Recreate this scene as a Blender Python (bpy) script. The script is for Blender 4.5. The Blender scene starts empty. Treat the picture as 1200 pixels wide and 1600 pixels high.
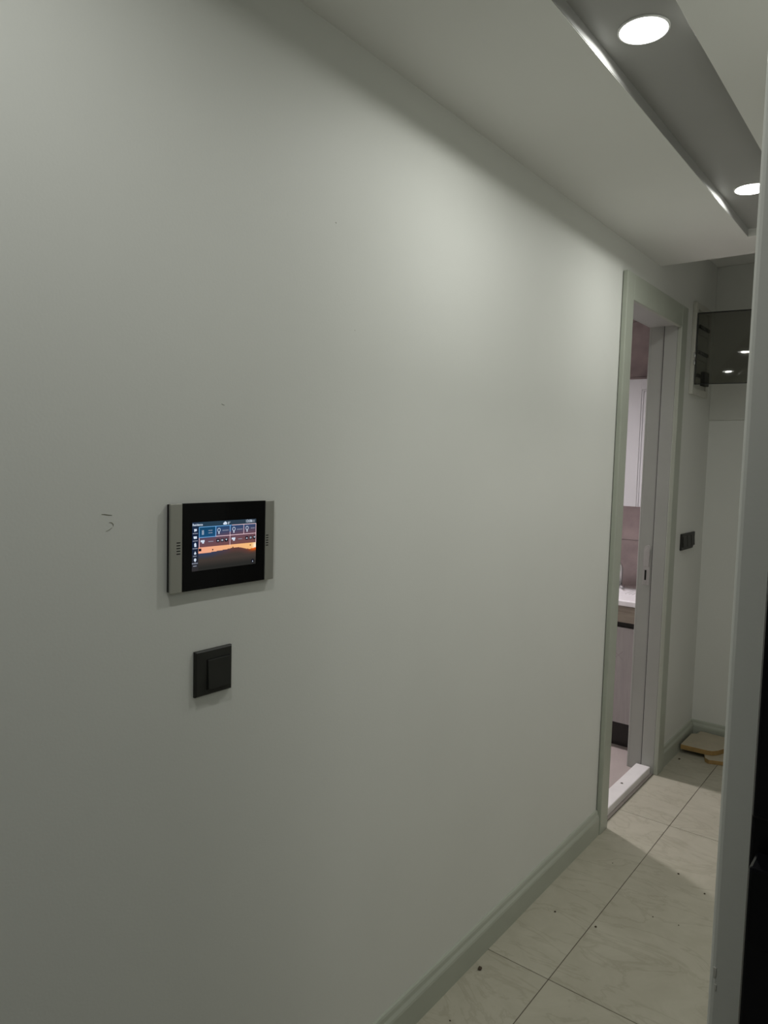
import bpy, bmesh, math, random
from mathutils import Vector, Matrix
random.seed(7)
C = bpy.context.scene.collection
scene = bpy.context.scene

# ------------------------------------------------------------------ camera
# world: x = distance from the long left wall, y = along the corridor, z = up
F_PX, YAW, PITCH, ROLL = 1121.68, 0.661793, -0.072103, 0.027213
CAM = Vector((0.98791, 0.0, 1.43146))
fw = Vector((-math.sin(YAW)*math.cos(PITCH), math.cos(YAW)*math.cos(PITCH), math.sin(PITCH)))
r_ = Vector((math.cos(YAW), math.sin(YAW), 0)); u_ = r_.cross(fw)
r2 = math.cos(ROLL)*r_ + math.sin(ROLL)*u_
u2 = -math.sin(ROLL)*r_ + math.cos(ROLL)*u_
cd = bpy.data.cameras.new('camera'); co = bpy.data.objects.new('camera', cd); C.objects.link(co)
cd.sensor_fit = 'VERTICAL'; cd.sensor_height = 36.0; cd.lens = F_PX*36.0/1600.0
cd.clip_start = 0.02; cd.clip_end = 50
co.matrix_world = Matrix(((r2.x, u2.x, -fw.x, CAM.x), (r2.y, u2.y, -fw.y, CAM.y), (r2.z, u2.z, -fw.z, CAM.z), (0, 0, 0, 1)))
scene.camera = co

# ------------------------------------------------------------------ light
w = bpy.data.worlds.new('world'); scene.world = w; w.use_nodes = True
w.node_tree.nodes['Background'].inputs[0].default_value = (0.5, 0.55, 0.6, 1)
w.node_tree.nodes['Background'].inputs[1].default_value = 0.02
scene.view_settings.view_transform = 'Standard'; scene.view_settings.look = 'None'
scene.view_settings.exposure = 0.0; scene.view_settings.gamma = 1.0
scene.view_settings.use_curve_mapping = False
SPOT = 9.0             # radiance of the corridor LED diffusers themselves
SPOT_W = 3.1            # power of the beam each LED sends down
SPOT_COL = (0.99, 1.0, 0.955)
KITCHEN_LAMP = 460.0
KITCHEN_COL = (1.0, 0.93, 0.96)
HALL_FILL = 82.0  # strength of the fill lamp added in the hall
ROOM_FILL = 30.0  # strength of the unseen lamp added in the side room

# ------------------------------------------------------------------ materials
def new_mat(name):
    m = bpy.data.materials.new(name); m.use_nodes = True
    nt = m.node_tree; return m, nt, nt.nodes['Principled BSDF']
def ramp(nt, a, b, p0=0.0, p1=1.0):
    r = nt.nodes.new('ShaderNodeValToRGB')
    r.color_ramp.elements[0].color = (*a, 1); r.color_ramp.elements[1].color = (*b, 1)
    r.color_ramp.elements[0].position = p0; r.color_ramp.elements[1].position = p1
    return r
def mat(name, col, rough=0.6, metal=0.0, var=0.06, scale=8.0, bump=0.0, bscale=300.0, spec=0.5, stretch=None):
    m, nt, b = new_mat(name)
    tc = nt.nodes.new('ShaderNodeTexCoord'); src = tc.outputs['Object']
    if stretch:
        mp = nt.nodes.new('ShaderNodeMapping'); mp.inputs['Scale'].default_value = stretch
        nt.links.new(src, mp.inputs[0]); src = mp.outputs[0]
    n = nt.nodes.new('ShaderNodeTexNoise'); n.inputs['Scale'].default_value = scale; n.inputs['Detail'].default_value = 5
    nt.links.new(src, n.inputs['Vector'])
    lo = tuple(max(0, c*(1-var)) for c in col); hi = tuple(min(1, c*(1+var)) for c in col)
    r = ramp(nt, lo, hi, 0.3, 0.7); nt.links.new(n.outputs['Fac'], r.inputs[0])
    nt.links.new(r.outputs[0], b.inputs['Base Color'])
    b.inputs['Roughness'].default_value = rough; b.inputs['Metallic'].default_value = metal
    b.inputs['Specular IOR Level'].default_value = spec
    if bump:
        n2 = nt.nodes.new('ShaderNodeTexNoise'); n2.inputs['Scale'].default_value = bscale
        nt.links.new(tc.outputs['Object'], n2.inputs['Vector'])
        bp = nt.nodes.new('ShaderNodeBump'); bp.inputs['Strength'].default_value = bump; bp.inputs['Distance'].default_value = 0.001
        nt.links.new(n2.outputs['Fac'], bp.inputs['Height']); nt.links.new(bp.outputs[0], b.inputs['Normal'])
    return m
def emit(name, col, s):
    m = bpy.data.materials.new(name); m.use_nodes = True; nt = m.node_tree
    nt.nodes.remove(nt.nodes['Principled BSDF'])
    e = nt.nodes.new('ShaderNodeEmission'); e.inputs[0].default_value = (*col, 1); e.inputs[1].default_value = s
    nt.links.new(e.outputs[0], nt.nodes['Material Output'].inputs[0]); return m

M = {}
M['wall'] = mat('wall_paint', (0.72, 0.73, 0.69), 0.55, var=0.015, scale=2.5, bump=0.12, bscale=220, spec=0.35)
M['ceil'] = mat('ceiling_paint', (0.83, 0.83, 0.80), 0.7, var=0.015, scale=2.0, bump=0.08, bscale=180, spec=0.25)
M['trim'] = mat('sage_trim_paint', (0.40, 0.425, 0.36), 0.38, var=0.03, scale=6)
M['jamb'] = mat('jamb_paint', (0.40, 0.41, 0.385), 0.4, var=0.03, scale=6)
M['grout'] = mat('grout', (0.10, 0.085, 0.065), 0.9, var=0.15, scale=40)
M['black_glass'] = mat('black_glass', (0.004, 0.004, 0.0045), 0.12, var=0.0, spec=0.12)
M['black_body'] = mat('black_plastic_body', (0.006, 0.006, 0.006), 0.5, var=0.05)
M['alu'] = mat('brushed_aluminium', (0.42, 0.42, 0.385), 0.42, 0.75, var=0.06, scale=30, stretch=(1, 1, 0.05))
M['anthracite'] = mat('anthracite_plastic', (0.021, 0.0215, 0.0185), 0.5, var=0.08, scale=40, spec=0.35)
M['dark_slot'] = mat('dark_slot', (0.002, 0.002, 0.002), 0.9, var=0)
M['white_plastic'] = mat('white_plastic', (0.56, 0.56, 0.50), 0.4, var=0.02)
M['steel'] = mat('satin_steel', (0.5, 0.5, 0.49), 0.35, 0.9, var=0.05)
M['chrome'] = mat('chrome', (0.7, 0.7, 0.72), 0.12, 1.0, var=0.0)
M['cab_white'] = mat('white_lacquer', (0.66, 0.655, 0.68), 0.35, var=0.01)
M['cab_grey'] = mat('grey_wood_laminate', (0.36, 0.335, 0.33), 0.5, var=0.07, scale=14, stretch=(6, 1, 0.5))
M['cab_drawer'] = mat('taupe_wood_laminate', (0.33, 0.285, 0.235), 0.5, var=0.18, scale=14, stretch=(0.6, 1, 7))
M['sink_white'] = mat('white_composite', (0.86, 0.84, 0.86), 0.25, var=0.01)
M['plinth'] = mat('black_plinth', (0.01, 0.008, 0.007), 0.4, var=0.05)
M['ktile'] = mat('pink_brown_tile', (0.38, 0.305, 0.30), 0.45, var=0.28, scale=7)
M['kfloor'] = mat('beige_rose_floor_tile', (0.43, 0.375, 0.355), 0.4, var=0.10, scale=5, stretch=(1.5, 0.5, 1))
M['marble'] = mat('white_marble', (0.80, 0.78, 0.77), 0.3, var=0.05, scale=10)
M['board'] = mat('pale_board_face', (0.44, 0.39, 0.29), 0.6, var=0.06, scale=20)
M['board_edge'] = mat('amber_board_edge', (0.34, 0.215, 0.075), 0.6, var=0.15, scale=40)
M['crumb'] = mat('brown_crumb', (0.07, 0.05, 0.03), 0.8, var=0.3, scale=300)
M['scratch'] = mat('scratch_filler', (0.24, 0.24, 0.19), 0.9, var=0.1, scale=100)
M['chip'] = mat('bare_plaster_chip', (0.68, 0.67, 0.62), 0.9, var=0.1, scale=100)
M['gloss_black'] = mat('gloss_black_lacquer', (0.004, 0.004, 0.0055), 0.25, var=0.0, spec=0.15)
M['lamp_ring'] = mat('white_lamp_ring', (0.75, 0.75, 0.73), 0.35, var=0.0)
M['lens'] = emit('led_diffuser', SPOT_COL, SPOT)
M['klens'] = emit('kitchen_diffuser', KITCHEN_COL, KITCHEN_LAMP)
M['rlens'] = emit('room_fill_diffuser', (1.0, 0.98, 0.93), ROOM_FILL)
M['hlens'] = emit('hall_fill_diffuser', (0.93, 0.97, 1.0), HALL_FILL)
M['screen_white'] = emit('screen_white', (0.75, 0.85, 1.0), 0.85)
M['screen_dim'] = emit('screen_grey_text', (0.55, 0.6, 0.75), 0.55)
M['screen_line_blue'] = emit('screen_line_blue', (0.22, 0.55, 1.0), 0.9)
M['screen_line_pink'] = emit('screen_line_pink', (1.0, 0.72, 0.78), 1.0)
M['screen_dark'] = emit('screen_dark', (0.012, 0.012, 0.022), 0.6)

def smoke_mat():
    m, nt, b = new_mat('smoked_acrylic')
    b.inputs['Base Color'].default_value = (0.42, 0.42, 0.38, 1); b.inputs['Roughness'].default_value = 0.02
    b.inputs['Transmission Weight'].default_value = 0.0; b.inputs['IOR'].default_value = 1.49
    tr = nt.nodes.new('ShaderNodeBsdfTransparent'); tr.inputs[0].default_value = (0.56, 0.56, 0.53, 1)
    gl = nt.nodes.new('ShaderNodeBsdfGlossy'); gl.inputs['Roughness'].default_value = 0.02
    fr = nt.nodes.new('ShaderNodeFresnel'); fr.inputs['IOR'].default_value = 1.49
    mx = nt.nodes.new('ShaderNodeMixShader')
    nt.links.new(fr.outputs[0], mx.inputs[0]); nt.links.new(tr.outputs[0], mx.inputs[1]); nt.links.new(gl.outputs[0], mx.inputs[2])
    nt.links.new(mx.outputs[0], nt.nodes['Material Output'].inputs[0])
    return m
M['smoke'] = smoke_mat()

def tile_mat():
    m, nt, b = new_mat('beige_veined_porcelain')
    tc = nt.nodes.new('ShaderNodeTexCoord'); oi = nt.nodes.new('ShaderNodeObjectInfo')
    mul = nt.nodes.new('ShaderNodeVectorMath'); mul.operation = 'ADD'
    sc = nt.nodes.new('ShaderNodeMath'); sc.operation = 'MULTIPLY'; sc.inputs[1].default_value = 17.0
    nt.links.new(oi.outputs['Random'], sc.inputs[0])
    nt.links.new(tc.outputs['Object'], mul.inputs[0]); nt.links.new(sc.outputs[0], mul.inputs[1])
    mp = nt.nodes.new('ShaderNodeMapping'); mp.inputs['Scale'].default_value = (1.1, 2.6, 1.0); mp.inputs['Rotation'].default_value = (0, 0, 0.35)
    nt.links.new(mul.outputs[0], mp.inputs[0])
    wv = nt.nodes.new('ShaderNodeTexNoise'); wv.inputs['Scale'].default_value = 2.2; wv.inputs['Detail'].default_value = 7
    wv.inputs['Roughness'].default_value = 0.55; wv.inputs['Distortion'].default_value = 2.2
    nt.links.new(mp.outputs[0], wv.inputs['Vector'])
    sb = nt.nodes.new('ShaderNodeMath'); sb.operation = 'SUBTRACT'; sb.inputs[1].default_value = 0.5; nt.links.new(wv.outputs['Fac'], sb.inputs[0])
    ab = nt.nodes.new('ShaderNodeMath'); ab.operation = 'ABSOLUTE'; nt.links.new(sb.outputs[0], ab.inputs[0])
    n = nt.nodes.new('ShaderNodeTexNoise'); n.inputs['Scale'].default_value = 7; n.inputs['Detail'].default_value = 9; n.inputs['Roughness'].default_value = 0.65; n.inputs['Distortion'].default_value = 0.8
    nt.links.new(mul.outputs[0], n.inputs['Vector'])
    r1 = ramp(nt, (0.40, 0.38, 0.30), (0.475, 0.455, 0.37), 0.30, 0.72)
    nt.links.new(n.outputs['Fac'], r1.inputs[0])
    r2_ = ramp(nt, (0.80, 0.78, 0.75), (1, 1, 1), 0.0, 0.035)
    nt.links.new(ab.outputs[0], r2_.inputs[0])
    mx = nt.nodes.new('ShaderNodeMix'); mx.data_type = 'RGBA'; mx.blend_type = 'MULTIPLY'; mx.inputs[0].default_value = 0.6
    nt.links.new(r1.outputs[0], mx.inputs[6]); nt.links.new(r2_.outputs[0], mx.inputs[7])
    nt.links.new(mx.outputs[2], b.inputs['Base Color'])
    b.inputs['Roughness'].default_value = 0.42; b.inputs['Specular IOR Level'].default_value = 0.4
    return m
M['tile'] = tile_mat()

# ------------------------------------------------------------------ helpers
def add_box(bm, x0, x1, y0, y1, z0, z1, bevel=0.0, seg=2):
    vs = [bm.verts.new((x, y, z)) for x in (x0, x1) for y in (y0, y1) for z in (z0, z1)]
    f = [(0, 1, 3, 2), (4, 6, 7, 5), (0, 4, 5, 1), (2, 3, 7, 6), (0, 2, 6, 4), (1, 5, 7, 3)]
    fs = [bm.faces.new([vs[i] for i in q]) for q in f]
    if bevel:
        es = list({e for fc in fs for e in fc.edges})
        bmesh.ops.bevel(bm, geom=es, offset=bevel, segments=seg, affect='EDGES', profile=0.5)
    return fs
def add_prism(bm, pts, axis, a, b, bevel=0.0):
    """polygon pts (2D) extruded along axis 'x','y','z' from a to b"""
    def P(p, t):
        return {'x': (t, p[0], p[1]), 'y': (p[0], t, p[1]), 'z': (p[0], p[1], t)}[axis]
    v0 = [bm.verts.new(P(p, a)) for p in pts]; v1 = [bm.verts.new(P(p, b)) for p in pts]
    n = len(pts); fs = [bm.faces.new(v0[::-1]), bm.faces.new(v1)]
    for i in range(n): fs.append(bm.faces.new((v0[i], v0[(i+1) % n], v1[(i+1) % n], v1[i])))
    if bevel:
        es = list(set(fs[0].edges) | set(fs[1].edges))
        bmesh.ops.bevel(bm, geom=es, offset=bevel, segments=2, affect='EDGES', profile=0.5)
    return fs
def add_lathe(bm, prof, cx, cy, n=40):
    """revolve (r,z) profile about a vertical axis"""
    rings = []
    for r, z in prof:
        if r < 1e-6: rings.append([bm.verts.new((cx, cy, z))])
        else: rings.append([bm.verts.new((cx+r*math.cos(2*math.pi*i/n), cy+r*math.sin(2*math.pi*i/n), z)) for i in range(n)])
    for a, b in zip(rings, rings[1:]):
        for i in range(n):
            j = (i+1) % n
            if len(a) == 1 and len(b) == 1: continue
            if len(a) == 1: bm.faces.new((a[0], b[i], b[j]))
            elif len(b) == 1: bm.faces.new((a[i], a[j], b[0]))
            else: bm.faces.new((a[i], a[j], b[j], b[i]))
def add_tube(bm, pts, rad, n=14):
    rings = []
    for k, p in enumerate(pts):
        p = Vector(p); q = Vector(pts[min(k+1, len(pts)-1)]); o = Vector(pts[max(k-1, 0)])
        d = (q-o).normalized(); a = d.cross(Vector((0, 1, 0.001))); a.normalize(); b = d.cross(a)
        rings.append([bm.verts.new(p+rad*(math.cos(2*math.pi*i/n)*a+math.sin(2*math.pi*i/n)*b)) for i in range(n)])
    for a, b in zip(rings, rings[1:]):
        for i in range(n): bm.faces.new((a[i], a[(i+1) % n], b[(i+1) % n], b[i]))
    bm.faces.new(rings[0][::-1]); bm.faces.new(rings[-1])
def obj(name, bm, m, parent=None, smooth=False, origin=None):
    bmesh.ops.recalc_face_normals(bm, faces=bm.faces)
    if origin is not None: bmesh.ops.translate(bm, verts=bm.verts, vec=-Vector(origin))
    me = bpy.data.meshes.new(name); bm.to_mesh(me); bm.free()
    for mm in (m if isinstance(m, (list, tuple)) else [m]): me.materials.append(M[mm] if isinstance(mm, str) else mm)
    if smooth:
        for p in me.polygons: p.use_smooth = True
    o = bpy.data.objects.new(name, me); C.objects.link(o)
    if origin is not None: o.location = origin
    if parent is not None:
        o.parent = parent
        o.matrix_parent_inverse = Matrix.Identity(4)
        if parent.type == 'EMPTY' or parent.location.length:
            o.location = Vector(o.location) - world_loc(parent)
    return o
def world_loc(o):
    v = Vector(o.location); p = o.parent
    while p: v = v + Vector(p.location); p = p.parent
    return v
def box(name, dims, m, parent=None, bevel=0.0, seg=2):
    bm = bmesh.new(); add_box(bm, *dims, bevel=bevel, seg=seg)
    return obj(name, bm, m, parent)
def thing(name, loc, label=None, cat=None, group=None, kind=None):
    o = bpy.data.objects.new(name, None); C.objects.link(o); o.location = loc; o.empty_display_size = 0.05
    return tag(o, label, cat, group, kind)
def tag(o, label=None, cat=None, group=None, kind=None):
    if label: o['label'] = label
    if cat: o['category'] = cat
    if group: o['group'] = group
    if kind: o['kind'] = kind
    return o
def struct(o, label, cat): return tag(o, label, cat, kind='structure')

# ------------------------------------------------------------------ measures
H = 2.265           # lowered ceiling
HR = 2.46           # raised ceiling at the far end
CH = 0.029          # depth of the light channel
CX0, CX1 = 0.372, 0.552
CY0, CY1 = -0.55, 2.868
SOFF = 3.095        # far end of the lowered ceiling
YE = 4.0            # end wall
WT = 0.115          # thickness of the left wall
DY0, DY1 = 2.738, 3.365   # clear door opening
DZ = 2.058
XR, YR = 0.833, 0.75      # corridor's right wall: face and its near end
XH, YB = 2.6, -2.2        # hall limits

# ------------------------------------------------------------------ structure
bm = bmesh.new()
add_box(bm, -WT, 0, YB, DY0-0.02, 0, HR+0.1)
add_box(bm, -WT, 0, DY1+0.02, YE, 0, HR+0.1)
add_box(bm, -WT, 0, DY0-0.02, DY1+0.02, DZ+0.02, HR+0.1)
wl = obj('wall_left', bm, 'wall'); struct(wl, 'long pale grey-green painted wall carrying the touch panel', 'wall')
def mark(pts, m, name, wdt=0.0007):
    bm = bmesh.new()
    n = len(pts); top = []; bot = []
    for i, (y, z) in enumerate(pts):
        ww = wdt*math.sin(math.pi*(i+0.6)/(n+0.2))
        a = Vector(pts[min(i+1, n-1)])-Vector(pts[max(i-1, 0)]); nn = Vector((-a.y, a.x)).normalized()*ww
        top.append(bm.verts.new((0.0004, y+nn.x, z+nn.y))); bot.append(bm.verts.new((0.0004, y-nn.x, z-nn.y)))
    for i in range(n-1): bm.faces.new((top[i], top[i+1], bot[i+1], bot[i]))
    r = bmesh.ops.extrude_face_region(bm, geom=list(bm.faces))
    for v in [g for g in r['geom'] if isinstance(g, bmesh.types.BMVert)]: v.co.x = -0.0006
    return obj(name, bm, m, wl)
mark([(0.583, 1.3395), (0.588, 1.3390), (0.593, 1.3380), (0.600, 1.3372)], 'scratch', 'scratch')
mark([(0.595, 1.3265), (0.599, 1.3262), (0.602, 1.3235), (0.602, 1.3205)], 'scratch', 'scratch', 0.0006)
mark([(0.590, 1.3135), (0.595, 1.3150), (0.600, 1.3185)], 'scratch', 'scratch', 0.0004)
mark([(1.086, 1.9000), (1.0875, 1.8995), (1.0885, 1.8985)], 'scratch', 'scratch', 0.0006)
mark([(1.152, 1.700), (1.154, 1.6985)], 'chip', 'paint_chip', 0.001)
mark([(1.49, 0.299), (1.493, 0.297)], 'chip', 'paint_chip', 0.0015)
mark([(0.806, 1.520), (0.812, 1.5185)], 'scratch', 'scratch', 0.0004)

e = box('wall_far', (-0.0, 2.4, YE, YE+0.1, 0, HR+0.1), 'wall'); struct(e, 'plain end wall of the corridor behind the wooden boards', 'wall')
bx = box('beam', (0.0, 2.4, YE-0.012, YE, 1.684, HR), 'wall', e, bevel=0.002); bx['label'] = 'upper end wall thickened to give a horizontal shade line'  # step added so its edge draws a shade line across the end wall
OY0, OY1, OZ = 1.50, 2.35, 2.06      # unseen doorway, placed to let the added side-room light through
bm = bmesh.new()
add_box(bm, XR, XR+0.12, YR, OY0, 0, HR, bevel=0.006, seg=3)
add_box(bm, XR, XR+0.12, OY1, YE, 0, HR)
add_box(bm, XR, XR+0.12, OY0, OY1, OZ, HR)
wr = obj('wall_right', bm, 'wall', smooth=False); struct(wr, 'wall end at the right edge seen as a tall grey strip', 'wall')
wb = box('wall_back', (0, XH, YB-0.1, YB, 0, HR), 'wall'); struct(wb, 'hall wall behind the viewer', 'wall')
wh = box('wall_hall', (XH, XH+0.1, YB, YE, 0, HR), 'wall'); struct(wh, 'side wall of the hall out of view', 'wall')
wp = box('wall_partition', (XR+0.12, XH, YR+0.06, YR+0.16, 0, HR), 'wall'); struct(wp, 'cross wall behind the black cabinet', 'wall')
# ceiling with the light channel
bm = bmesh.new()
add_box(bm, 0, CX0, YB, SOFF, H, HR)
add_box(bm, CX1, XH, YB, YR+0.16, H, HR)
add_box(bm, CX1, XR+0.12, YR+0.16, SOFF, H, HR)
add_box(bm, CX0, CX1, YB, CY0, H, HR)
add_box(bm, CX0, CX1, CY1, SOFF, H, HR)
add_box(bm, CX0, CX1, CY0, CY1, H+CH, HR)
cl = obj('ceiling', bm, 'ceil'); struct(cl, 'lowered white ceiling with a recessed light channel', 'ceiling')
M['channel'] = mat('grey_satin_channel', (0.38, 0.38, 0.365), 0.45, var=0.02, scale=4)
box('channel_panel', (CX0, CX1, CY0, CY1, H+CH-0.0015, H+CH), 'channel', cl)['label'] = 'grey satin panel at the top of the light channel'
box('channel_side', (CX0, CX0+0.0012, CY0, CY1, H+0.001, H+CH-0.0016), 'channel', cl)
box('channel_side', (CX1-0.0012, CX1, CY0, CY1, H+0.001, H+CH-0.0016), 'channel', cl)
c2 = box('ceiling_far', (0, XR, SOFF, YE, HR, HR+0.1), 'ceil'); struct(c2, 'higher ceiling beyond the lowered part', 'ceiling')

c3 = box('ceiling_side_room', (XR, XH, YR, YE, HR-0.06, HR+0.1), 'ceil'); struct(c3, 'ceiling of the side room out of view', 'ceiling')
# floor: grout bed and porcelain tiles
fl = box('floor', (0, XH, YB, YE, -0.03, -0.0015), 'grout'); struct(fl, 'beige veined tiled corridor floor', 'floor')
xs = [0.0, 0.207, 0.807, 1.407, 2.007, XH]; ys = [YB, -1.542, -0.426, 0.690, 1.806, 2.922, YE]
g = 0.0012; meshes = {}
for i in range(len(xs)-1):
    for j in range(len(ys)-1):
        x0, x1, y0, y1 = xs[i]+g, xs[i+1]-g, ys[j]+g, ys[j+1]-g
        key = (round(x1-x0, 3), round(y1-y0, 3)); cx, cy = (x0+x1)/2, (y0+y1)/2
        if key not in meshes:
            bm = bmesh.new(); add_box(bm, -(x1-x0)/2, (x1-x0)/2, -(y1-y0)/2, (y1-y0)/2, -0.010, 0.0, bevel=0.0008, seg=1)
            me = bpy.data.meshes.new('floor_tile'); bmesh.ops.recalc_face_normals(bm, faces=bm.faces); bm.to_mesh(me); bm.free()
            me.materials.append(M['tile']); meshes[key] = me
        o = bpy.data.objects.new('floor_tile', meshes[key]); C.objects.link(o); o.parent = fl; o.location = (cx, cy, 0)

# baseboards (profile with an eased top)
def baseboard(name, a, b, label, along='y', flip=1):
    prof = [(0, 0), (0.016, 0), (0.016, 0.066), (0.0145, 0.072), (0.010, 0.080), (0.008, 0.090), (0.0055, 0.0945), (0, 0.0955)]
    bm = bmesh.new()
    if along == 'y': add_prism(bm, prof, 'y', a, b)
    else: add_prism(bm, [(YE-p, q) for p, q in prof], 'x', a, b)
    o = obj(name, bm, 'trim'); struct(o, label, 'baseboard'); return o
baseboard('baseboard_left', YB, 2.662, 'sage green baseboard along the long left wall')
baseboard('baseboard_left_far', 3.448, YE-0.017, 'short sage green baseboard between door casing and corner')
baseboard('baseboard_far', 0.0, 2.0, 'sage green baseboard along the end wall', 'x')

# door frame
d1 = thing('door_1', (0, DY0, 0)); struct(d1, 'sage green door casing and grey jamb around the kitchen doorway', 'door frame')
def cas(name, pts_or_dims, m='trim', bev=0.003): return box(name, pts_or_dims, m, d1, bevel=bev)
cas('casing', (0.002, 0.021, 2.663, DY0, 0, 2.154))
cas('casing', (0.002, 0.021, DY1, 3.447, 0, 2.154))
cas('casing', (0.002, 0.0205, DY0+0.0005, DY1-0.0005, DZ, 2.154))
cas('casing', (-WT-0.012, -WT, 2.663, DY0, 0, 2.154), 'jamb')
cas('casing', (-WT-0.012, -WT, DY1+0.012, 3.447, 0, 2.154), 'jamb')
cas('casing', (-WT-0.012, -WT, DY0+0.0005, DY1+0.0115, DZ+0.012, 2.154), 'jamb')
# jambs: outer stop part and rebated inner part
cas('jamb', (-0.055, 0.0015, DY0-0.019, DY0-0.002, 0, DZ+0.018), 'jamb', 0.0015)
cas('jamb', (-0.055, 0.0015, DY1+0.002, DY1+0.019, 0, DZ+0.018), 'jamb', 0.0015)
cas('jamb', (-0.055, 0.0015, DY0-0.0015, DY1+0.0015, DZ+0.010, DZ+0.018), 'jamb', 0.0015)
cas('jamb', (-WT, -0.056, DY0-0.0195, DY0-0.012, 0, DZ+0.019), 'jamb', 0.001)
jin = cas('jamb', (-WT, -0.056, DY1+0.010, DY1+0.0195, 0, DZ+0.019), 'jamb', 0.001)
cas('jamb', (-WT, -0.056, DY0-0.0115, DY1+0.0095, DZ+0.012, DZ+0.019), 'jamb', 0.001)
M['groove_shade'] = mat('groove_shade_grey', (0.10, 0.10, 0.095), 0.7, var=0.05)
gsh = box('groove_shade', (-0.0585, -0.0552, DY1+0.0035, DY1+0.0099, 0.0, DZ+0.011), 'groove_shade', d1); gsh['label'] = 'dark strip for the shade in the jamb groove'  # dark colour stands in for the shade in the jamb step groove
th = box('threshold', (-0.078, -0.012, DY0, DY1, 0.0, 0.034), 'marble', d1, bevel=0.004); th['label'] = 'white marble threshold strip'
# strike plate
ypl = DY1+0.010
bm = bmesh.new(); add_prism(bm, [(-0.098, 0.885), (-0.066, 0.885), (-0.066, 1.060), (-0.070, 1.068), (-0.080, 1.071), (-0.090, 1.066), (-0.098, 1.05)], 'y', ypl-0.0025, ypl, bevel=0.0006)
sp = obj('strike_plate', bm, 'steel', d1); sp['label'] = 'metal strike plate with rounded lip'
bm = bmesh.new(); add_prism(bm, [(-0.094, 0.970), (-0.070, 0.970), (-0.068, 1.045), (-0.074, 1.060), (-0.084, 1.060), (-0.092, 1.045)], 'y', ypl-0.006, ypl-0.0025, bevel=0.0015)
obj('latch_lip', bm, 'steel', sp)
box('bolt_hole', (-0.089, -0.081, ypl-0.0032, ypl-0.002, 0.907, 0.954), 'dark_slot', sp)
for zz in (0.893,): 
    bm = bmesh.new(); add_box(bm, -0.087, -0.081, ypl-0.0034, ypl-0.0024, zz-0.003, zz+0.003, bevel=0.001); obj('screw', bm, 'steel', sp)

# ------------------------------------------------------------------ kitchen shell
KX = -2.3; KY = 1.2
kf = box('floor_kitchen', (KX, -0.0, KY, YE, -0.03, -0.002), 'grout'); struct(kf, 'rose beige tiled kitchen floor beyond the threshold', 'floor')
kxs = [KX, -1.55, -0.95, -0.35, -0.0005]; kys = [KY, 1.8, 2.4, 3.0, 3.6, YE]
for i in range(4):
    for j in range(5):
        box('floor_tile', (kxs[i]+.001, kxs[i+1]-.001, kys[j]+.001, kys[j+1]-.001, -0.01, 0.0), 'kfloor', kf)
kc = box('ceiling_kitchen', (KX, -WT, KY, YE, HR, HR+0.1), 'ceil'); struct(kc, 'kitchen ceiling behind the door head', 'ceiling')
kb = box('wall_kitchen_back', (KX, 0.0, YE, YE+0.1, 0, HR+0.1), 'grout'); struct(kb, 'brown rose tiled kitchen wall seen through the doorway', 'wall')
tz = [0.0, 0.425, 0.725, 1.025, 1.325, 1.625, 1.925, 2.225, HR]; tx = [KX, -1.95, -1.35, -0.75, -WT]
for i in range(4):
    for j in range(8):
        box('wall_tile', (tx[i]+.0012, tx[i+1]-.0012, YE-0.012, YE, tz[j]+.0012, tz[j+1]-.0012), 'ktile', kb)
ks = box('wall_kitchen_side', (KX-0.1, KX, KY, YE, 0, HR), 'wall'); struct(ks, 'far side wall of the kitchen', 'wall')
kn = box('wall_kitchen_front', (KX, -WT, KY-0.1, KY, 0, HR), 'wall'); struct(kn, 'near wall of the kitchen', 'wall')

# ------------------------------------------------------------------ kitchen furniture
YF = 3.55
bc = thing('base_cabinet', (-0.62, YF, 0), 'grey wood base cabinet under the white sink top with black plinth', 'cabinet')
BX0, BX1 = -1.10, -0.135
box('body', (BX0, BX1, YF+0.022, YE-0.02, 0.135, 0.725), 'cab_grey', bc)
box('plinth', (BX0, BX1, 3.607, 3.62, 0.0, 0.135), 'plinth', bc)
dw = box('drawer_front', (BX0+0.002, BX1, YF, YF+0.018, 0.652, 0.732), 'cab_drawer', bc, bevel=0.001); dw['label'] = 'taupe wood drawer front'
ch = box('grip_channel', (BX0, BX1, YF+0.019, YF+0.0225, 0.61, 0.66), 'plinth', bc); ch['label'] = 'dark grip channel'
for k, (a, b) in enumerate(((BX0+0.002, -0.62), (-0.617, BX1))):
    dd = box('door', (a, b, YF, YF+0.018, 0.138, 0.624), 'cab_grey', bc, bevel=0.001)
# dark crossed knot mark in the veneer of the visible door
bm = bmesh.new()
cxk, czk = -0.254, 0.483
for s in (-1, 1):
    pts = [(cxk-0.022, czk-s*0.022-0.0012), (cxk-0.022, czk-s*0.022+0.0012), (cxk+0.022, czk+s*0.022+0.0012), (cxk+0.022, czk+s*0.022-0.0012)]
    add_prism(bm, pts, 'y', YF-0.0003+s*0.0001, YF+0.0004)
km = obj('knot_mark', bm, mat('knot_brown', (0.27, 0.24, 0.23), 0.6, var=0.2, scale=60), bc)

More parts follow.
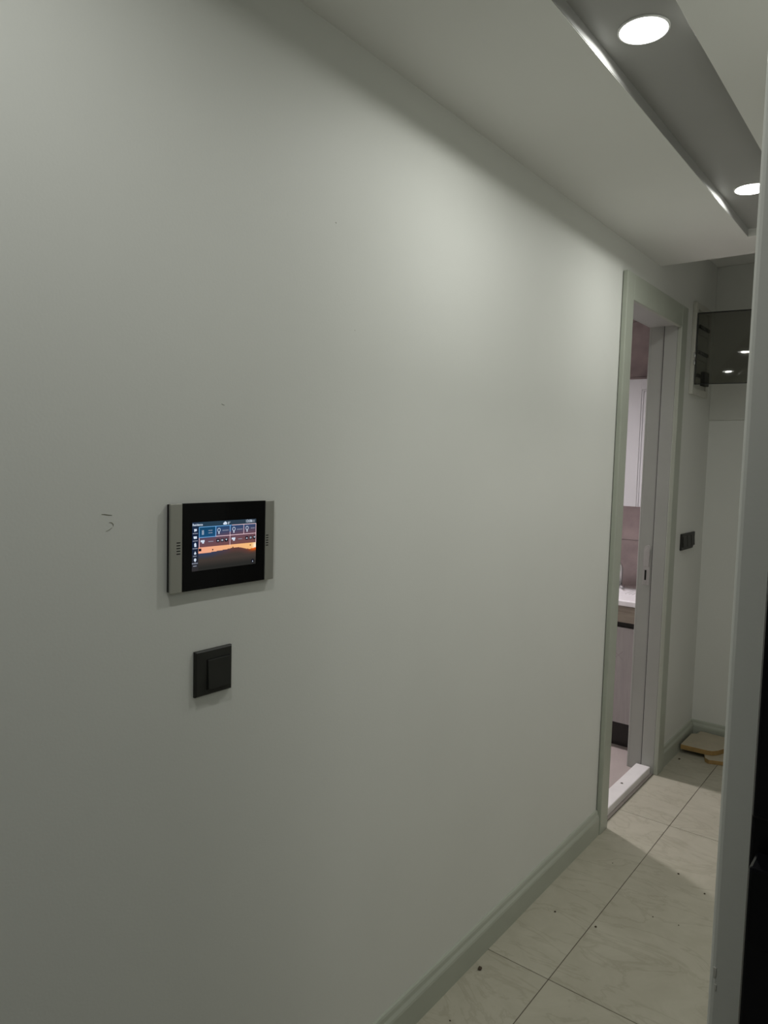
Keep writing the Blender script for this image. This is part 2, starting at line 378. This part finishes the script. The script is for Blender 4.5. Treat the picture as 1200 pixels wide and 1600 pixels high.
ct = thing('sink_counter', (-0.62, 3.53, 0.735), 'white sink counter with rounded front edge above the grey drawer', 'counter')
bm = bmesh.new(); add_box(bm, BX0-0.02, -0.13, 3.53, YE-0.065, 0.737, 0.766, bevel=0.006, seg=3)
o = obj('worktop', bm, 'sink_white', ct)
bm = bmesh.new()
add_box(bm, BX0-0.02, -0.13, YE-0.064, YE-0.013, 0.737, 0.772, bevel=0.003); us = obj('upstand', bm, mat('rose_stone', (0.46, 0.38, 0.375), 0.4, var=0.08, scale=9), ct)
bm = bmesh.new()
for k in range(7): add_box(bm, -0.30+k*0.018, -0.294+k*0.018, 3.72, 3.90, 0.7655, 0.7685, bevel=0.001, seg=1)
obj('drain_ribs', bm, 'sink_white', ct)

fa = thing('faucet', (-0.386, 3.90, 0.766), 'slim grey metal kitchen faucet rising beside the left door casing', 'faucet')
bm = bmesh.new(); add_lathe(bm, [(0, 0.7663), (0.024, 0.7663), (0.024, 0.776), (0.018, 0.784), (0, 0.784)], -0.386, 3.90, 24); obj('base', bm, 'chrome', fa, True)
bm = bmesh.new()
pts = [(-0.386, 3.90, 0.78), (-0.386, 3.90, 0.87)]
pts += [(-0.386-0.05*(1-math.cos(t)), 3.90-0.02*(1-math.cos(t)), 0.87+0.05*math.sin(t)) for t in [math.pi*k/10 for k in range(1, 10)]]
pts += [(-0.486, 3.86, 0.84)]
add_tube(bm, pts, 0.010); obj('spout', bm, 'steel', fa, True)
bm = bmesh.new(); add_tube(bm, [(-0.386, 3.885, 0.80), (-0.386, 3.84, 0.81), (-0.386, 3.80, 0.835)], 0.005); obj('lever', bm, 'chrome', fa, True)

YU = 3.68
uc = thing('wall_cabinet', (-0.62, YE-0.012, 1.228), 'white wall cabinet with grooved door above the sink', 'cabinet')
box('body', (-1.25, -0.125, YU+0.02, YE-0.013, 1.228, 1.876), 'cab_white', uc)
for (a, b) in ((-1.25, -0.785), (-0.783, -0.319-0.001), (-0.318, -0.125)):
    pass
def groove_door(a, b, parent):
    # panel with a routed rectangular double groove: built from proud pieces so the grooves have depth
    bm = bmesh.new(); add_box(bm, a, b, YU+0.004, YU+0.019, 1.229, 1.875)
    st = 0.078; gw = 0.0035; rib = 0.007; t = YU
    z0, z1 = 1.229, 1.875
    zt = z1-0.052; zb = z0-0.02
    # stiles and rails
    add_box(bm, a, a+st, t, YU+0.005, z0, z1, bevel=0.001, seg=1)
    add_box(bm, b-st, b, t, YU+0.005, z0, z1, bevel=0.001, seg=1)
    add_box(bm, a+st, b-st, t, YU+0.005, zt, z1, bevel=0.001, seg=1)
    # rib ring between two grooves
    i0, i1 = a+st+gw, b-st-gw
    add_box(bm, i0, i0+rib, t, YU+0.005, z0, zt-gw, bevel=0.001, seg=1)
    add_box(bm, i1-rib, i1, t, YU+0.005, z0, zt-gw, bevel=0.001, seg=1)
    add_box(bm, i0+rib, i1-rib, t, YU+0.005, zt-gw-rib, zt-gw, bevel=0.001, seg=1)
    # centre field
    add_box(bm, i0+rib+gw, i1-rib-gw, t, YU+0.005, z0, zt-2*gw-rib, bevel=0.001, seg=1)
    return obj('door', bm, 'cab_white', parent)
groove_door(-0.335, -0.125, uc) if False else None
groove_door(-0.775, -0.330, uc); 
groove_door(-0.328, 0.10-0.225, uc)

def ceiling_lamp(name, x, y, z, r, lens, label):
    t = thing(name, (x, y, z), label, 'lamp')
    bm = bmesh.new(); add_lathe(bm, [(0, z), (r+0.012, z), (r+0.012, z-0.022), (r+0.001, z-0.024), (r+0.001, z-0.012), (0, z-0.012)], x, y, 40); obj('rim', bm, 'lamp_ring', t)
    bm = bmesh.new(); add_lathe(bm, [(r, z-0.020), (r*0.6, z-0.025), (0, z-0.027)], x, y, 40); obj('diffuser', bm, lens, t, True)
kl = thing('kitchen_pendant_lamp', (-1.28, 3.33, 2.05), 'pendant lamp of the kitchen hidden behind the wall', 'lamp')
bm = bmesh.new(); add_tube(bm, [(-1.28, 3.33, 2.15), (-1.28, 3.33, 2.3), (-1.28, 3.33, HR)], 0.004); obj('cord', bm, 'black_body', kl)
bm = bmesh.new(); add_lathe(bm, [(0, 2.17), (0.03, 2.165), (0.09, 2.12), (0.125, 2.05), (0.122, 2.05), (0.087, 2.117), (0.03, 2.158), (0, 2.16)], -1.28, 3.33, 40); obj('lamp_shade', bm, 'lamp_ring', kl, True)
bm = bmesh.new(); add_lathe(bm, [(0.08, 2.075), (0.05, 2.068), (0, 2.066)], -1.28, 3.33, 40); obj('diffuser', bm, 'klens', kl, True)
ceiling_lamp('side_room_fill_lamp', 1.50, 1.92, HR-0.06, 0.15, 'rlens', 'unseen round lamp added in the side room to light the left wall')  # added out of view as side light for the lower left wall

# ------------------------------------------------------------------ ceiling spots
def spot(y, power, label, x=0.461):
    zc = H+CH-0.0015
    t = thing('ceiling_spotlight', (x, y, zc), label, 'spotlight', 'ceiling spotlights in the channel')
    bm = bmesh.new(); add_lathe(bm, [(0.0465, zc), (0.0495, zc), (0.0495, zc-0.002), (0.0485, zc-0.0035), (0.0460, zc-0.0035), (0.0460, zc)], x, y, 48); obj('trim_ring', bm, 'lamp_ring', t, True)
    bm = bmesh.new(); add_lathe(bm, [(0.0458, zc-0.0030), (0.036, zc-0.0042), (0.024, zc-0.0048), (0, zc-0.005)], x, y, 48); obj('diffuser', bm, 'lens', t, True)
    ld = bpy.data.lights.new('spotlight_beam', 'AREA'); ld.shape = 'DISK'; ld.size = 0.052; ld.energy = power; ld.color = SPOT_COL; ld.spread = math.radians(172)
    lo = bpy.data.objects.new('spotlight_beam', ld); C.objects.link(lo); lo.parent = t; lo.location = (0, 0, -0.0056)
    return t
spot(1.4675, SPOT_W, 'large bright round spotlight in the ceiling channel at the top of the picture')
spot(2.464, SPOT_W, 'smaller bright round spotlight farther down the channel beside the grey wall end')
spot(0.32, SPOT_W*0.82, 'spotlight at the near end of the channel above the picture edge')

# added fill lamp in the unseen hall, lifts the wall end and left wall
ceiling_lamp('hall_fill_lamp', 1.7, -1.2, H, 0.08, 'hlens', 'unseen fill lamp added in the hall behind the viewer')

# ------------------------------------------------------------------ touch panel
PY0, PY1, PZ0, PZ1 = 0.692, 0.9195, 1.2055, 1.3525
tp = thing('touch_panel', (0, (PY0+PY1)/2, PZ0), 'black glass smart-home touch panel with lit screen and aluminium side bars', 'touch panel')
box('back_body', (0.0, 0.0068, PY0+0.001, PY1-0.001, PZ0+0.002, PZ1-0.001), 'black_body', tp, bevel=0.001)
box('glass_front', (0.0068, 0.0098, 0.7165, 0.8972, PZ0+0.0005, PZ1), 'black_glass', tp, bevel=0.0006)
for (a, b, s0, s1) in ((PY0, 0.7160, 0.7045, 0.7120), (0.8978, PY1, 0.8995, 0.9055)):
    bar = box('side_bar', (0.0068, 0.0104, a, b, PZ0, PZ1), 'alu', tp, bevel=0.0012)
    bar['label'] = 'brushed aluminium side bar'
    for k in range(5):
        zc = 1.2885-k*0.0046
        box('sound_slot', (0.0100, 0.01052, s0, s1, zc-0.0009, zc+0.0009), 'dark_slot', bar)
# the picture on the display
SY0, SY1, SZ0, SZ1 = 0.7355, 0.8757, 1.2382, 1.3203
def lerp(a, b, t): t = max(0, min(1, t)); return tuple(x+(y-x)*t for x, y in zip(a, b))
def srgb(c): return tuple((v/255/12.92 if v/255 <= 0.04045 else ((v/255+0.055)/1.055)**2.4) for v in c)
def screen_col(u, t):
    hor = 0.640-0.02*u+0.012*math.sin(u*9)-0.035*math.exp(-((u-0.68)/0.12)**2)+0.02*math.exp(-((u-0.9)/0.1)**2)
    if u < 0.092:
        c = lerp((40, 55, 75), (22, 34, 58), t*5)
        return srgb(lerp(c, (48, 46, 48), (t-0.5)*2.2))
    if t < 0.1: return srgb(lerp((38, 62, 80), (46, 60, 72), u))
    if t < 0.52:
        if u < 0.345 and t < 0.315: return srgb(lerp((22, 68, 100), (30, 78, 118), (t-.1)*4))
        k = (t-0.1)/0.42+0.35*(u-0.4)
        return srgb(lerp(lerp((34, 72, 112), (88, 70, 92), k*1.6), (116, 76, 74), (k-0.35)*1.4))
    if t < hor:
        c = lerp((238, 164, 140), (244, 190, 122), u)
        dd = math.hypot((u-1.0)*1.7, (t-0.595)*1.0)
        return srgb(lerp((255, 250, 235), c, dd/0.13))
    c = lerp((52, 62, 88), (96, 62, 58), (u-0.30)*3)
    glow = math.exp(-((u-0.97)/0.075)**2-((t-0.64)/0.07)**2); c = lerp(c, (222, 88, 16), glow*1.2)
    c = lerp(c, (66, 58, 54), (t-hor-0.02)/0.11)
    c = lerp(c, (42, 42, 40), (t-0.80)/0.14)
    return srgb(c)
NU, NT = 120, 96
me = bpy.data.meshes.new('screen')
XS = 0.0099
vs = []; fs = []; cols = []
for j in range(NT+1):
    for i in range(NU+1):
        vs.append((XS, SY0+(SY1-SY0)*i/NU, SZ1-(SZ1-SZ0)*j/NT))
for j in range(NT):
    for i in range(NU):
        a = j*(NU+1)+i; fs.append((a, a+NU+1, a+NU+2, a+1))
me.from_pydata(vs, [], fs); at = me.color_attributes.new('picture', 'FLOAT_COLOR', 'CORNER')
k = 0
for j in range(NT):
    for i in range(NU):
        c = screen_col((i+0.5)/NU, (j+0.5)/NT)
        for _ in range(4): at.data[k].color = (*c, 1); k += 1
sm = bpy.data.materials.new('screen_picture'); sm.use_nodes = True; nt = sm.node_tree
nt.nodes.remove(nt.nodes['Principled BSDF']); em = nt.nodes.new('ShaderNodeEmission'); ca = nt.nodes.new('ShaderNodeVertexColor'); ca.layer_name = 'picture'
nt.links.new(ca.outputs[0], em.inputs[0]); nt.links.new(em.outputs[0], nt.nodes['Material Output'].inputs[0]); em.inputs[1].default_value = 1.0
me.materials.append(sm)
so = bpy.data.objects.new('screen', me); C.objects.link(so); so.parent = tp; so.location = -Vector(tp.location); so['label'] = 'lit display with sunset picture and button grid'
def SP(u, t): return (SY0+(SY1-SY0)*u, SZ1-(SZ1-SZ0)*t)
class Flat:
    """flat display marks, slightly in front of the picture"""
    def __init__(s): s.bm = bmesh.new()
    def rect(s, u0, u1, t0, t1):
        (a, b), (c, d) = SP(u0, t0), SP(u1, t1)
        s.bm.faces.new([s.bm.verts.new((s.x, y, z)) for y, z in ((a, b), (c, b), (c, d), (a, d))])
    def poly(s, pts): s.bm.faces.new([s.bm.verts.new((s.x, *SP(u, t))) for u, t in pts])
    def disc(s, u, t, r, n=16, sx=0.585): s.poly([(u+r*sx*math.cos(2*math.pi*i/n), t+r*math.sin(2*math.pi*i/n)) for i in range(n)])
    def ring(s, u, t, r, w, n=16, sx=0.585):
        for i in range(n):
            a0, a1 = 2*math.pi*i/n, 2*math.pi*(i+1)/n
            s.poly([(u+rr*sx*math.cos(a), t+rr*math.sin(a)) for rr, a in ((r, a0), (r, a1), (r-w, a1), (r-w, a0))])
    x = XS+0.00012
    def done(s, name, m): return obj(name, s.bm, m, so)
def world_fix(o): return o
def flat(x=XS+0.00012): f = Flat(); f.x = x; return f
# grid lines
f = flat()
L = 0.0095; W = L*0.585
f.rect(0.10, 0.60, 0.10, 0.10+L); f.rect(0.10, 0.345, 0.313, 0.313+L); f.rect(0.10, 0.10+W, 0.10, 0.32); f.rect(0.345, 0.345+W*1.6, 0.10, 0.32); f.rect(0.568, 0.568+W*1.5, 0.10, 0.24)
f.done('grid_lines', 'screen_line_blue')
f = flat()
f.rect(0.60, 1.0, 0.10, 0.10+L); f.rect(0.345, 1.0, 0.313, 0.313+L); f.rect(0.10, 0.10+W, 0.32, 0.52); f.rect(0.568, 0.568+W, 0.24, 0.54); f.rect(0.79, 0.79+W, 0.10, 0.32); f.rect(1-W, 1.0, 0.10, 0.52)
f.done('grid_lines', 'screen_line_pink')
# icons, each a mark of its own
def icon(draw, m='screen_white', name='icon', x=XS+0.00012):
    f = flat(x); draw(f); return f.done(name, m)
icon(lambda f: (f.rect(0.026, 0.066, 0.135, 0.152), f.rect(0.030, 0.066, 0.152, 0.180), f.rect(0.030, 0.042, 0.18, 0.19)))
icon(lambda f: (f.rect(0.020, 0.068, 0.285, 0.310), f.rect(0.024, 0.068, 0.310, 0.335)))
icon(lambda f: (f.rect(0.030, 0.060, 0.435, 0.464), f.rect(0.032, 0.062, 0.464, 0.500), f.disc(0.045, 0.435, 0.018)))
icon(lambda f: f.poly([(0.045, 0.590), (0.062, 0.64), (0.055, 0.655), (0.035, 0.655), (0.028, 0.64)]))
icon(lambda f: (f.disc(0.045, 0.765, 0.030), f.poly([(0.033, 0.782), (0.057, 0.782), (0.045, 0.815)])))
icon(lambda f: (f.disc(0.475, 0.062, 0.022), f.disc(0.495, 0.048, 0.030), f.disc(0.512, 0.060, 0.022), f.rect(0.472, 0.515, 0.062, 0.084)), name='cloud_icon')
for u in (0.398, 0.632, 0.848):
    icon(lambda f: (f.ring(u, 0.19, 0.042, 0.011), f.rect(u-0.007, u+0.007, 0.232, 0.275)), name='lamp_icon')
for k in range(4): icon(lambda f: f.rect(0.142+k*0.008, 0.145+k*0.008, 0.17, 0.265), name='radiator_bar')
for u in (0.123, 0.598):
    icon(lambda f: (f.rect(u, u+0.058, 0.375, 0.415), f.rect(u+0.022, u+0.050, 0.415, 0.445)), name='blind_icon')
for u0 in (0.385, 0.845):
    icon(lambda f: f.poly([(u0, 0.392), (u0+0.014, 0.425), (u0-0.014, 0.425)]), name='up_icon')
    for tt in (0.392, 0.415): icon(lambda f: f.rect(u0+0.050, u0+0.080, tt, tt+0.010), name='stop_bar')
    icon(lambda f: f.poly([(u0+0.128-0.014, 0.390), (u0+0.128+0.014, 0.390), (u0+0.128, 0.425)]), name='down_icon')
    for du in (0, 0.065, 0.128): icon(lambda f: f.rect(u0+du-0.024, u0+du+0.024, 0.372, 0.446), 'screen_dark', 'button_field', XS+0.00006)
icon(lambda f: f.poly([(0.948, 0.905), (0.954, 0.95), (0.942, 0.95)]), name='arrow_icon')
icon(lambda f: f.disc(0.948, 0.928, 0.045), 'screen_dark', 'button_field', XS+0.00006)
for u, t_, rr in ((0.305, 0.592, 0.017), (0.62, 0.585, 0.015), (0.905, 0.572, 0.016)):
    icon(lambda f: f.disc(u, t_, rr, 10), 'screen_dark', 'balloon_shape', XS+0.00006)
icon(lambda f: f.rect(0.095, 0.135, 0.545, 0.60), 'screen_dark', 'button_field', XS+0.00006)
f = flat()
for t_, a, b in ((0.227, 0.008, 0.082), (0.379, 0.010, 0.082), (0.535, 0.008, 0.080), (0.690, 0.016, 0.066), (0.84, 0.0, 0.086), (0.893, 0.018, 0.068)):
    u = a
    while u < b: f.rect(u, min(u+0.009, b), t_-0.009, t_+0.009); u += 0.012
for a, b, t_ in ((0.238, 0.298, 0.185), (0.238, 0.298, 0.235), (0.452, 0.548, 0.205), (0.682, 0.770, 0.205), (0.912, 0.978, 0.20), (0.238, 0.315, 0.415), (0.705, 0.770, 0.415), (0.925, 0.978, 0.032), (0.925, 0.975, 0.062)):
    u = a
    while u < b: f.rect(u, min(u+0.010, b), t_-0.008, t_+0.008); u += 0.013
f.done('small_captions', 'screen_dim')['kind'] = 'stuff'
def lettering(txt, u, t, h, bold=0.0):
    cu = bpy.data.curves.new('lettering', 'FONT'); cu.body = txt; cu.size = h*(SZ1-SZ0); cu.offset = bold
    tmp = bpy.data.objects.new('tmp', cu); C.objects.link(tmp)
    bpy.context.view_layer.update()
    me = bpy.data.meshes.new_from_object(tmp.evaluated_get(bpy.context.evaluated_depsgraph_get()))
    bpy.data.objects.remove(tmp); bpy.data.curves.remove(cu)
    y, z = SP(u, t)
    for v in me.vertices: v.co = Vector((XS+0.00012, y+v.co.x, z+v.co.y))
    me.name = 'lettering'; me.materials.clear(); me.materials.append(M['screen_white'])
    o = bpy.data.objects.new('lettering', me); C.objects.link(o); o.parent = so
lettering('Residence', 0.004, 0.072, 0.062, 0.00012)
lettering('13:06', 0.822, 0.068, 0.085, 0.0001)
lettering('8\u00b0', 0.535, 0.082, 0.075)

tp.location.y += 0.004; tp.location.z -= 0.0007

# ------------------------------------------------------------------ light switch under the panel
ls = thing('light_switch', (0, 0.791, 1.018), 'single anthracite rocker light switch below the touch panel', 'switch')
def plate_mesh(y0, y1, z0, z1, x_edge, x_mid, n=12):
    """square plate whose face bulges slightly, with an eased edge"""
    bm = bmesh.new(); g_ = []
    for i in range(n+1):
        row = []
        for j in range(n+1):
            a, b = [0 if q == 0 else 1 if q == n else 0.028+0.944*(q-1)/(n-2) for q in (i, j)]
            k = min(a, 1-a, b, 1-b)
            hgt = x_edge+(x_mid-x_edge)*(1-(2*a-1)**2)*(1-(2*b-1)**2)**0.5
            if k == 0: hgt = x_edge-0.002
            row.append(bm.verts.new((hgt, y0+(y1-y0)*a, z0+(z1-z0)*b)))
        g_.append(row)
    for i in range(n):
        for j in range(n): bm.faces.new((g_[i][j], g_[i+1][j], g_[i+1][j+1], g_[i][j+1]))
    border = [g_[i][0] for i in range(n+1)]+[g_[n][j] for j in range(1, n+1)]+[g_[i][n] for i in range(n-1, -1, -1)]+[g_[0][j] for j in range(n-1, 0, -1)]
    back = [bm.verts.new((0.0, v.co.y, v.co.z)) for v in border]
    m_ = len(border)
    for i in range(m_): bm.faces.new((border[i], back[i], back[(i+1) % m_], border[(i+1) % m_]))
    bm.faces.new(back)
    return bm
obj('frame_plate', plate_mesh(0.7515, 0.8305, 1.0178, 1.0972, 0.0068, 0.0084), 'anthracite', ls)
bm = bmesh.new()
add_prism(bm, [(0.0075, 1.0285), (0.0165, 1.0285), (0.0150, 1.045), (0.0118, 1.0795), (0.0075, 1.0803)], 'y', 0.7745, 0.8228, bevel=0.0008)
for v in bm.verts: v.co = Vector((v.co.x, v.co.y, v.co.z))
def prism_xz(name, pts, y0, y1, m, parent, bevel=0.0008):
    bm = bmesh.new(); v0 = [bm.verts.new((p[0], y0, p[1])) for p in pts]; v1 = [bm.verts.new((p[0], y1, p[1])) for p in pts]
    n = len(pts); fs_ = [bm.faces.new(v0[::-1]), bm.faces.new(v1)]
    for i in range(n): fs_.append(bm.faces.new((v0[i], v0[(i+1) % n], v1[(i+1) % n], v1[i])))
    if bevel: bmesh.ops.bevel(bm, geom=list(bm.edges), offset=bevel, segments=2, affect='EDGES', profile=0.5)
    return obj(name, bm, m, parent)
bm.free()
prism_xz('rocker', [(0.0060, 1.0285), (0.0128, 1.0285), (0.0116, 1.048), (0.0096, 1.0795), (0.0060, 1.0803)], 0.7750, 0.8230, 'anthracite', ls)
bm = bmesh.new()
for dims in ((0.0070, 0.0087, 0.7738, 0.7750, 1.0275, 1.0812), (0.0070, 0.0087, 0.7738, 0.8240, 1.0803, 1.0813)): add_box(bm, *dims)
obj('rocker_gap', bm, 'dark_slot', ls)

# ------------------------------------------------------------------ triple switch past the door
tr = thing('triple_switch', (0, 3.70, 1.03), 'black triple switch plate on the wall between door casing and end wall', 'switch')
bm = bmesh.new(); add_prism(bm, [(3.592, 1.035), (3.785, 1.035), (3.815, 1.058), (3.815, 1.115), (3.592, 1.115)], 'x', 0.0, 0.010, bevel=0.002); obj('frame_plate', bm, 'anthracite', tr)
for k in range(3):
    y0 = 3.602+k*0.069
    prism_xz('rocker', [(0.009, 1.050), (0.0165, 1.050), (0.013, 1.103), (0.009, 1.103)], y0, y0+0.060 if k < 2 else y0+0.058, 'anthracite', tr)
# ------------------------------------------------------------------ fuse box with an open smoked door
FY0, FY1, FZ0, FZ1 = 3.592, 3.865, 1.785, 2.215
fb = thing('fuse_box', (0, (FY0+FY1)/2, FZ0), 'white fuse box on the wall with its smoked door swung open', 'fuse box')
bm = bmesh.new()
bw = 0.032
add_box(bm, 0, 0.018, FY0, FY0+bw, FZ0, FZ1, bevel=0.003); add_box(bm, 0, 0.018, FY1-bw, FY1, FZ0, FZ1, bevel=0.003)
add_box(bm, 0, 0.018, FY0+bw, FY1-bw, FZ0, FZ0+bw, bevel=0.003); add_box(bm, 0, 0.018, FY0+bw, FY1-bw, FZ1-bw, FZ1, bevel=0.003)
obj('frame', bm, 'white_plastic', fb)
box('cover_plate', (0.0, 0.008, FY0+bw, FY1-bw, FZ0+bw, FZ1-bw), 'white_plastic', fb)
for row, zc in enumerate((2.105, 1.985, 1.875)):
    for k in range(6 if row < 2 else 3):
        y0 = FY0+bw+0.016+k*0.030
        br = box('breaker', (0.008, 0.016, y0, y0+0.0275, zc-0.030, zc+0.030), 'white_plastic', fb, bevel=0.001)
        box('toggle', (0.016, 0.026, y0+0.006, y0+0.0215, zc-0.006, zc+0.010), 'anthracite', br, bevel=0.001)
bl = box('meter_module', (0.008, 0.030, FY0+bw+0.125, FY0+bw+0.205, 1.838, 1.905), 'anthracite', fb, bevel=0.002); bl['label'] = 'black module in the lowest row'
# open door: smoked acrylic leaf, hinged at the near side
HX, HY = 0.020, 3.606
ang = math.radians(9)
dx, dy = math.cos(ang), math.sin(ang); nx, ny = -dy, dx
def quadbox(a0, a1, t0, t1, z0, z1, bev=0.0):
    bm = bmesh.new()
    add_prism(bm, [(HX+dx*a+nx*t, HY+dy*a+ny*t) for a, t in ((a0, t0), (a1, t0), (a1, t1), (a0, t1))], 'z', z0, z1, bevel=bev)
    return bm
dr = obj('smoked_door', quadbox(0.0, 0.262, 0.0, 0.004, 1.829, 2.163), 'smoke', fb); dr['label'] = 'dark transparent smoked door'
for (z0, z1) in ((1.829, 1.832), (2.159, 2.163)): obj('door_edge', quadbox(0.0, 0.262, -0.0006, 0.0100, z0, z1), 'black_body', dr)
obj('door_edge', quadbox(0.0, 0.003, -0.0006, 0.0100, 1.829, 2.163), 'black_body', dr)
for zc in (1.93, 1.965):
    bm = bmesh.new(); add_lathe(bm, [(0, zc-0.012), (0.005, zc-0.012), (0.005, zc+0.012), (0, zc+0.012)], 0.020, 3.590, 16); obj('glint_pin', bm, 'chrome', fb, True)  # chrome pins added for two bright reflected dots beside the frame

# ------------------------------------------------------------------ boards on the floor in the corner
def board(name, pts, z0, z1, label):
    bm = bmesh.new(); fs_ = add_prism(bm, pts, 'z', z0, z1)
    cx, cy = sum(p[0] for p in pts)/len(pts), sum(p[1] for p in pts)/len(pts)
    for f_ in fs_[2:]: f_.material_index = 1
    ring = [e for e in bm.edges if abs(e.verts[0].co.z-e.verts[1].co.z) < 1e-6]
    bmesh.ops.bevel(bm, geom=ring, offset=0.0015, segments=1, affect='EDGES')
    bmesh.ops.recalc_face_normals(bm, faces=bm.faces)
    o = obj(name, bm, ['board', 'board_edge'], None, origin=(cx, cy, z0)); return tag(o, label, 'board', 'boards on the floor')
board('wooden_board', [(0.132, 3.742), (0.150, 3.686), (0.170, 3.672), (0.330, 3.735), (0.345, 3.80), (0.300, 3.955), (0.150, 3.930)], 0.0, 0.022, 'lower pale board with amber edges lying directly on the corner floor')
board('wooden_board', [(0.026, 3.716), (0.150, 3.722), (0.172, 3.730), (0.190, 3.752), (0.235, 3.860), (0.235, 3.965), (0.055, 3.975), (0.052, 3.920), (0.026, 3.905)], 0.0225, 0.048, 'upper pale board with amber edges and a notched corner, on top of another')

# ------------------------------------------------------------------ black cabinet beside the wall end
YC = 0.40; CXL = 0.921
bk = thing('tall_black_cabinet', (1.25, YC+0.17, 0), 'tall gloss black cabinet at the right edge of the picture', 'cabinet')
box('body', (CXL-0.0042, 1.55, YC+0.022, YR-0.005, 0.0, 2.05), 'gloss_black', bk, bevel=0.002)
box('upper_door', (CXL, 1.553, YC, YC+0.020, 1.2535, 2.05), 'gloss_black', bk, bevel=0.0015)
box('lower_door', (CXL, 1.553, YC, YC+0.020, 0.05, 1.2275), 'gloss_black', bk, bevel=0.0015)
gs = box('grip_strip', (CXL+0.014, 1.55, YC+0.012, YC+0.0215, 1.229, 1.236), mat('grey_grip', (0.02, 0.022, 0.019), 0.6, var=0.05, spec=0.2), bk, bevel=0.001)
# chips and scuffs on the wall end
for k, (dz, dxx, ww, hh) in enumerate(((0.93, 0.004, 0.003, 0.010), (0.915, 0.006, 0.002, 0.006), (0.70, 0.003, 0.003, 0.008), (0.688, 0.014, 0.006, 0.002))):
    bm = bmesh.new(); add_box(bm, XR+dxx, XR+dxx+ww, YR-0.0005, YR+0.0003, dz-hh/2, dz+hh/2, bevel=0.0002, seg=1); obj('paint_chip', bm, 'chip', wr)

# ------------------------------------------------------------------ debris on the floor
def crumb(x, y, r, label, z=0.0, sq=0.6):
    bm = bmesh.new(); bmesh.ops.create_icosphere(bm, subdivisions=2, radius=r)
    for v in bm.verts:
        v.co *= 1+random.uniform(-0.28, 0.28); v.co.z *= sq; v.co.x *= 1.25
    mz = min(v.co.z for v in bm.verts)
    for v in bm.verts: v.co.z -= mz
    o = obj('crumb', bm, 'crumb', None, True); o.location = (x, y, z); o.rotation_euler.z = random.uniform(0, 6)
    return tag(o, label, 'crumb', 'debris on the tiles')
crumb(0.040, 1.716, 0.0062, 'largest brown crumb, close to the long baseboard')
crumb(0.092, 2.100, 0.0028, 'dark crumb midway between baseboard and the long grout line')
crumb(0.222, 2.112, 0.0030, 'dark crumb just beside the long grout line')
crumb(0.336, 2.587, 0.0032, 'flat dark flake at the edge of the kitchen light patch')
crumb(0.4395, 2.522, 0.0028, 'dark flake near the grey wall end on the tiles')
crumb(0.344, 2.280, 0.0018, 'tiny dark speck left of the other speck near the wall end')
crumb(0.420, 2.291, 0.0017, 'tiny dark speck nearest to the lower part of the wall end')
crumb(0.131, 2.501, 0.0017, 'tiny dark speck on the tile before the kitchen doorway')
crumb(0.077, 1.503, 0.0020, 'tiny dark speck at the bottom edge by the baseboard')
crumb(0.045, 3.632, 0.0048, 'dark crumb in front of the boards in the far corner')
crumb(-0.052, 3.10, 0.0042, 'small grey-brown crumb on the white marble threshold', 0.034, 0.3)
